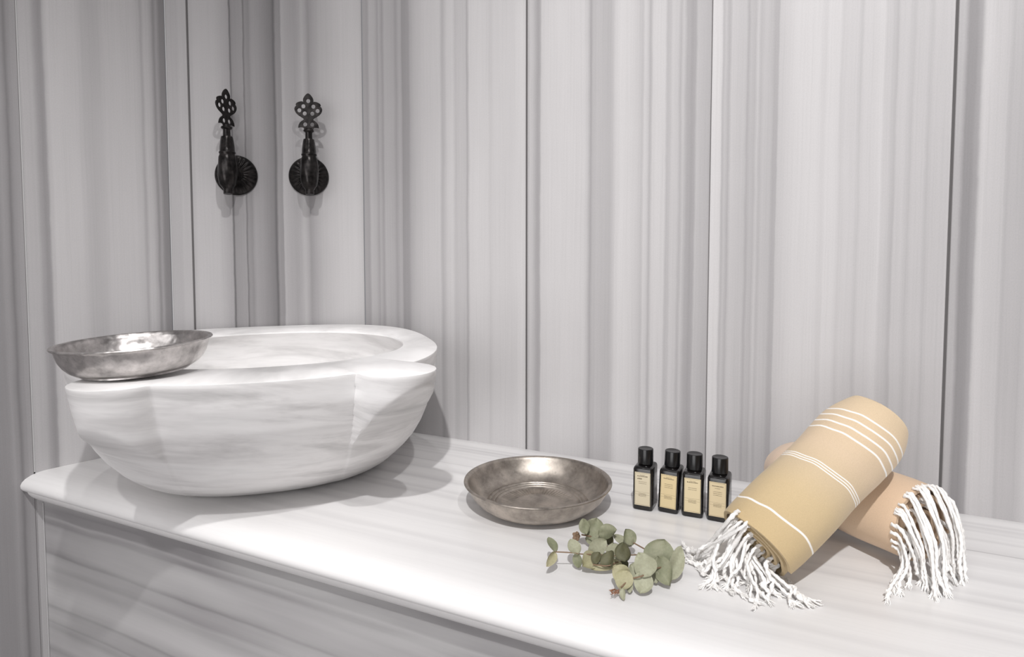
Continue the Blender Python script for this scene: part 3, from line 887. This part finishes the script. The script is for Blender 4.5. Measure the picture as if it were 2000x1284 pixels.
def leaf(bx, by, tx, ty, wd, mat, zb=.010, zt=.012, roll=0.0, cup=0.25, curl=0.0, notch=0.0):
    b = at(*cp(bx, by), zb); t = at(*cp(tx, ty), zt)
    ax_ = t - b; ln = ax_.length; ax_n = ax_.normalized()
    mid = (b + t) / 2; dist = (mid - EYE).length
    view = (mid - EYE).normalized()
    side = ax_n.cross(view).normalized(); nor = side.cross(ax_n).normalized()
    if nor.dot(view) > 0: nor = -nor
    rm = Matrix.Rotation(math.radians(roll), 3, ax_n); side = rm @ side; nor = rm @ nor
    hw = wd / 5.8375 / 2 * dist / FPX / max(0.35, math.cos(math.radians(roll)))
    NU, NV = 12, 8; vs = []
    for side_z in (0, 1):
        for i in range(NU + 1):
            t_ = i / NU; w = max(0.0, math.sin(PI * t_ ** 0.88)) ** 0.62
            if t_ > .97: w *= .6
            for j in range(NV + 1):
                v = -1 + 2 * j / NV
                h = cup * hw * v * v * w + curl * ln * (t_ - .5) ** 2 * 2 - cup * hw * .4 + 0.10 * hw * math.sin(5 * t_ + 3 * v + bx)
                crease = -0.05 * hw * math.exp(-(v * 6) ** 2)
                p = b + ax_ * (t_ - notch * v * v * (1 - t_) * -.25) + side * (hw * w * v) + nor * (h + crease - side_z * .00035)
                p.z = max(p.z, Z0 + .0004 + (0.0004 if side_z == 0 else 0))
                vs.append(p - sprig.location)
    fs = []; N = (NU + 1) * (NV + 1); st = NV + 1
    for i in range(NU):
        for j in range(NV):
            q = (i * st + j, i * st + j + 1, (i + 1) * st + j + 1, (i + 1) * st + j)
            fs.append(q); fs.append(tuple(N + k for k in q[::-1]))
    for i in range(NU):
        for j in (0, NV):
            q = (i * st + j, (i + 1) * st + j, N + (i + 1) * st + j, N + i * st + j); fs.append(q if j else q[::-1])
    mesh_obj('leaf', vs, fs, LM[mat], sprig, angle=60)


LEAVES = [
    (268, 575, 182, 398, 90, 'm', .020, .026, 25, .5), (268, 575, 166, 742, 90, 'y', .020, .012, -25, .5),
    (520, 605, 430, 425, 135, 'l', .018, .026, 10, .3), (515, 590, 515, 762, 100, 'm', .018, .003, 30, .4),
    (735, 605, 575, 735, 190, 'y', .014, .010, 0, .3), (640, 610, 845, 440, 165, 'l', .014, .022, 10, .3),
    (850, 560, 880, 745, 165, 'd', .022, .012, 35, .4), (745, 570, 715, 710, 100, 'd', .020, .012, 30, .5),
    (950, 680, 915, 470, 175, 'l', .010, .018, 0, .2), (1045, 690, 1030, 462, 165, 'd', .020, .034, 25, -.5),
    (612, 375, 572, 192, 118, 'm', .018, .034, 10, -.3), (680, 450, 735, 185, 235, 'm', .010, .030, 0, .25), (745, 375, 958, 315, 150, 'm', .022, .026, 20, -.3),
    (740, 440, 600, 420, 120, 'm', .010, .010, 0, .2), (850, 370, 905, 500, 105, 'd', .014, .006, 20, .4),
    (1130, 510, 915, 378, 90, 'l', .014, .014, 10, .3), (1150, 500, 1065, 312, 135, 'm', .016, .030, 25, .3),
    (1400, 790, 1505, 430, 330, 'm', .010, .034, 0, .18), (1580, 900, 1700, 500, 150, 'l', .006, .030, 20, .35), (1420, 620, 1560, 960, 200, 'm', .022, .006, 15, .25),
    (1350, 860, 1210, 590, 240, 'l', .018, .030, 0, -.2), (1270, 860, 1110, 720, 190, 'l', .014, .020, 10, .2), (1300, 800, 1225, 1050, 200, 'l', .020, .004, 5, .25),
    (1240, 1010, 1330, 830, 130, 'l', .006, .016, 10, .2), (1400, 790, 1408, 935, 95, 'l', .012, .004, 20, .3),
    (1110, 890, 910, 760, 190, 'y', .012, .018, 0, .2), (1080, 780, 1000, 1010, 190, 'y', .020, .006, 5, .2), (1110, 890, 1105, 1045, 75, 'l', .012, .003, 20, .3),
    (1020, 990, 1038, 1125, 62, 'l', .008, .002, 20, .3), (985, 720, 665, 768, 80, 'y', .010, .006, 20, .3), (1000, 690, 1075, 775, 120, 'd', .010, .003, 0, .3),
    (930, 770, 1010, 690, 150, 'y', .008, .014, 0, .2), (1350, 620, 1290, 760, 120, 'm', .012, .012, 10, .2)]
for L_ in LEAVES: leaf(*L_)


def twig(pts, r=.0006):
    w = [at(*cp(x, y), z) - sprig.location for x, y, z in pts]
    m = MB(); m.tube(spline(w, 6), r, 7); m.build('twig', M_stem, sprig)


twig([(262, 575, .020), (420, 583, .019), (560, 600, .017), (760, 606, .015), (960, 622, .014), (1190, 610, .013), (1350, 640, .012)])
twig([(1150, 470, .018), (1230, 515, .016), (1310, 560, .014), (1450, 640, .012), (1640, 660, .010), (1735, 642, .008)], .0007)
twig([(690, 720, .010), (850, 735, .012), (940, 705, .013), (1010, 680, .013)])
twig([(1010, 980, .008), (1110, 890, .013), (1250, 850, .018), (1400, 770, .016), (1510, 740, .014), (1620, 680, .010)], .0007)
twig([(560, 380, .016), (640, 395, .014), (760, 430, .010), (900, 560, .008), (1000, 640, .010)], .0008)
m = MB(); rng = random.Random(5)
for k in range(12):
    c_ = at(*cp(905 + rng.uniform(0, 85), 1005 + rng.uniform(0, 45)), rng.uniform(.003, .008)) - sprig.location
    d_ = Vector((rng.uniform(-1, 1), rng.uniform(-1, 1), rng.uniform(-.3, .8))) * .0026
    m.tube([c_ - d_, c_ + d_ * .3, c_ + d_], [.0003, .0004, .0007], 5)
m.build('dried_flower', M_red, sprig)
m = MB(); c_ = at(*cp(525, 400), .010) - sprig.location
for k in range(5):
    a = k * 2 * PI / 5; d_ = Vector((-.6 + .5 * math.cos(a), -.4 + .3 * math.sin(a), .5 * math.sin(a) + .1)) * .008
    m.tube([c_, c_ + d_ * .5 + Vector((0, 0, .001)), c_ + d_ + Vector((.002, .002, 0))], [.0012, .0028, .0010], 8)
m.build('bud', M_stem, sprig)
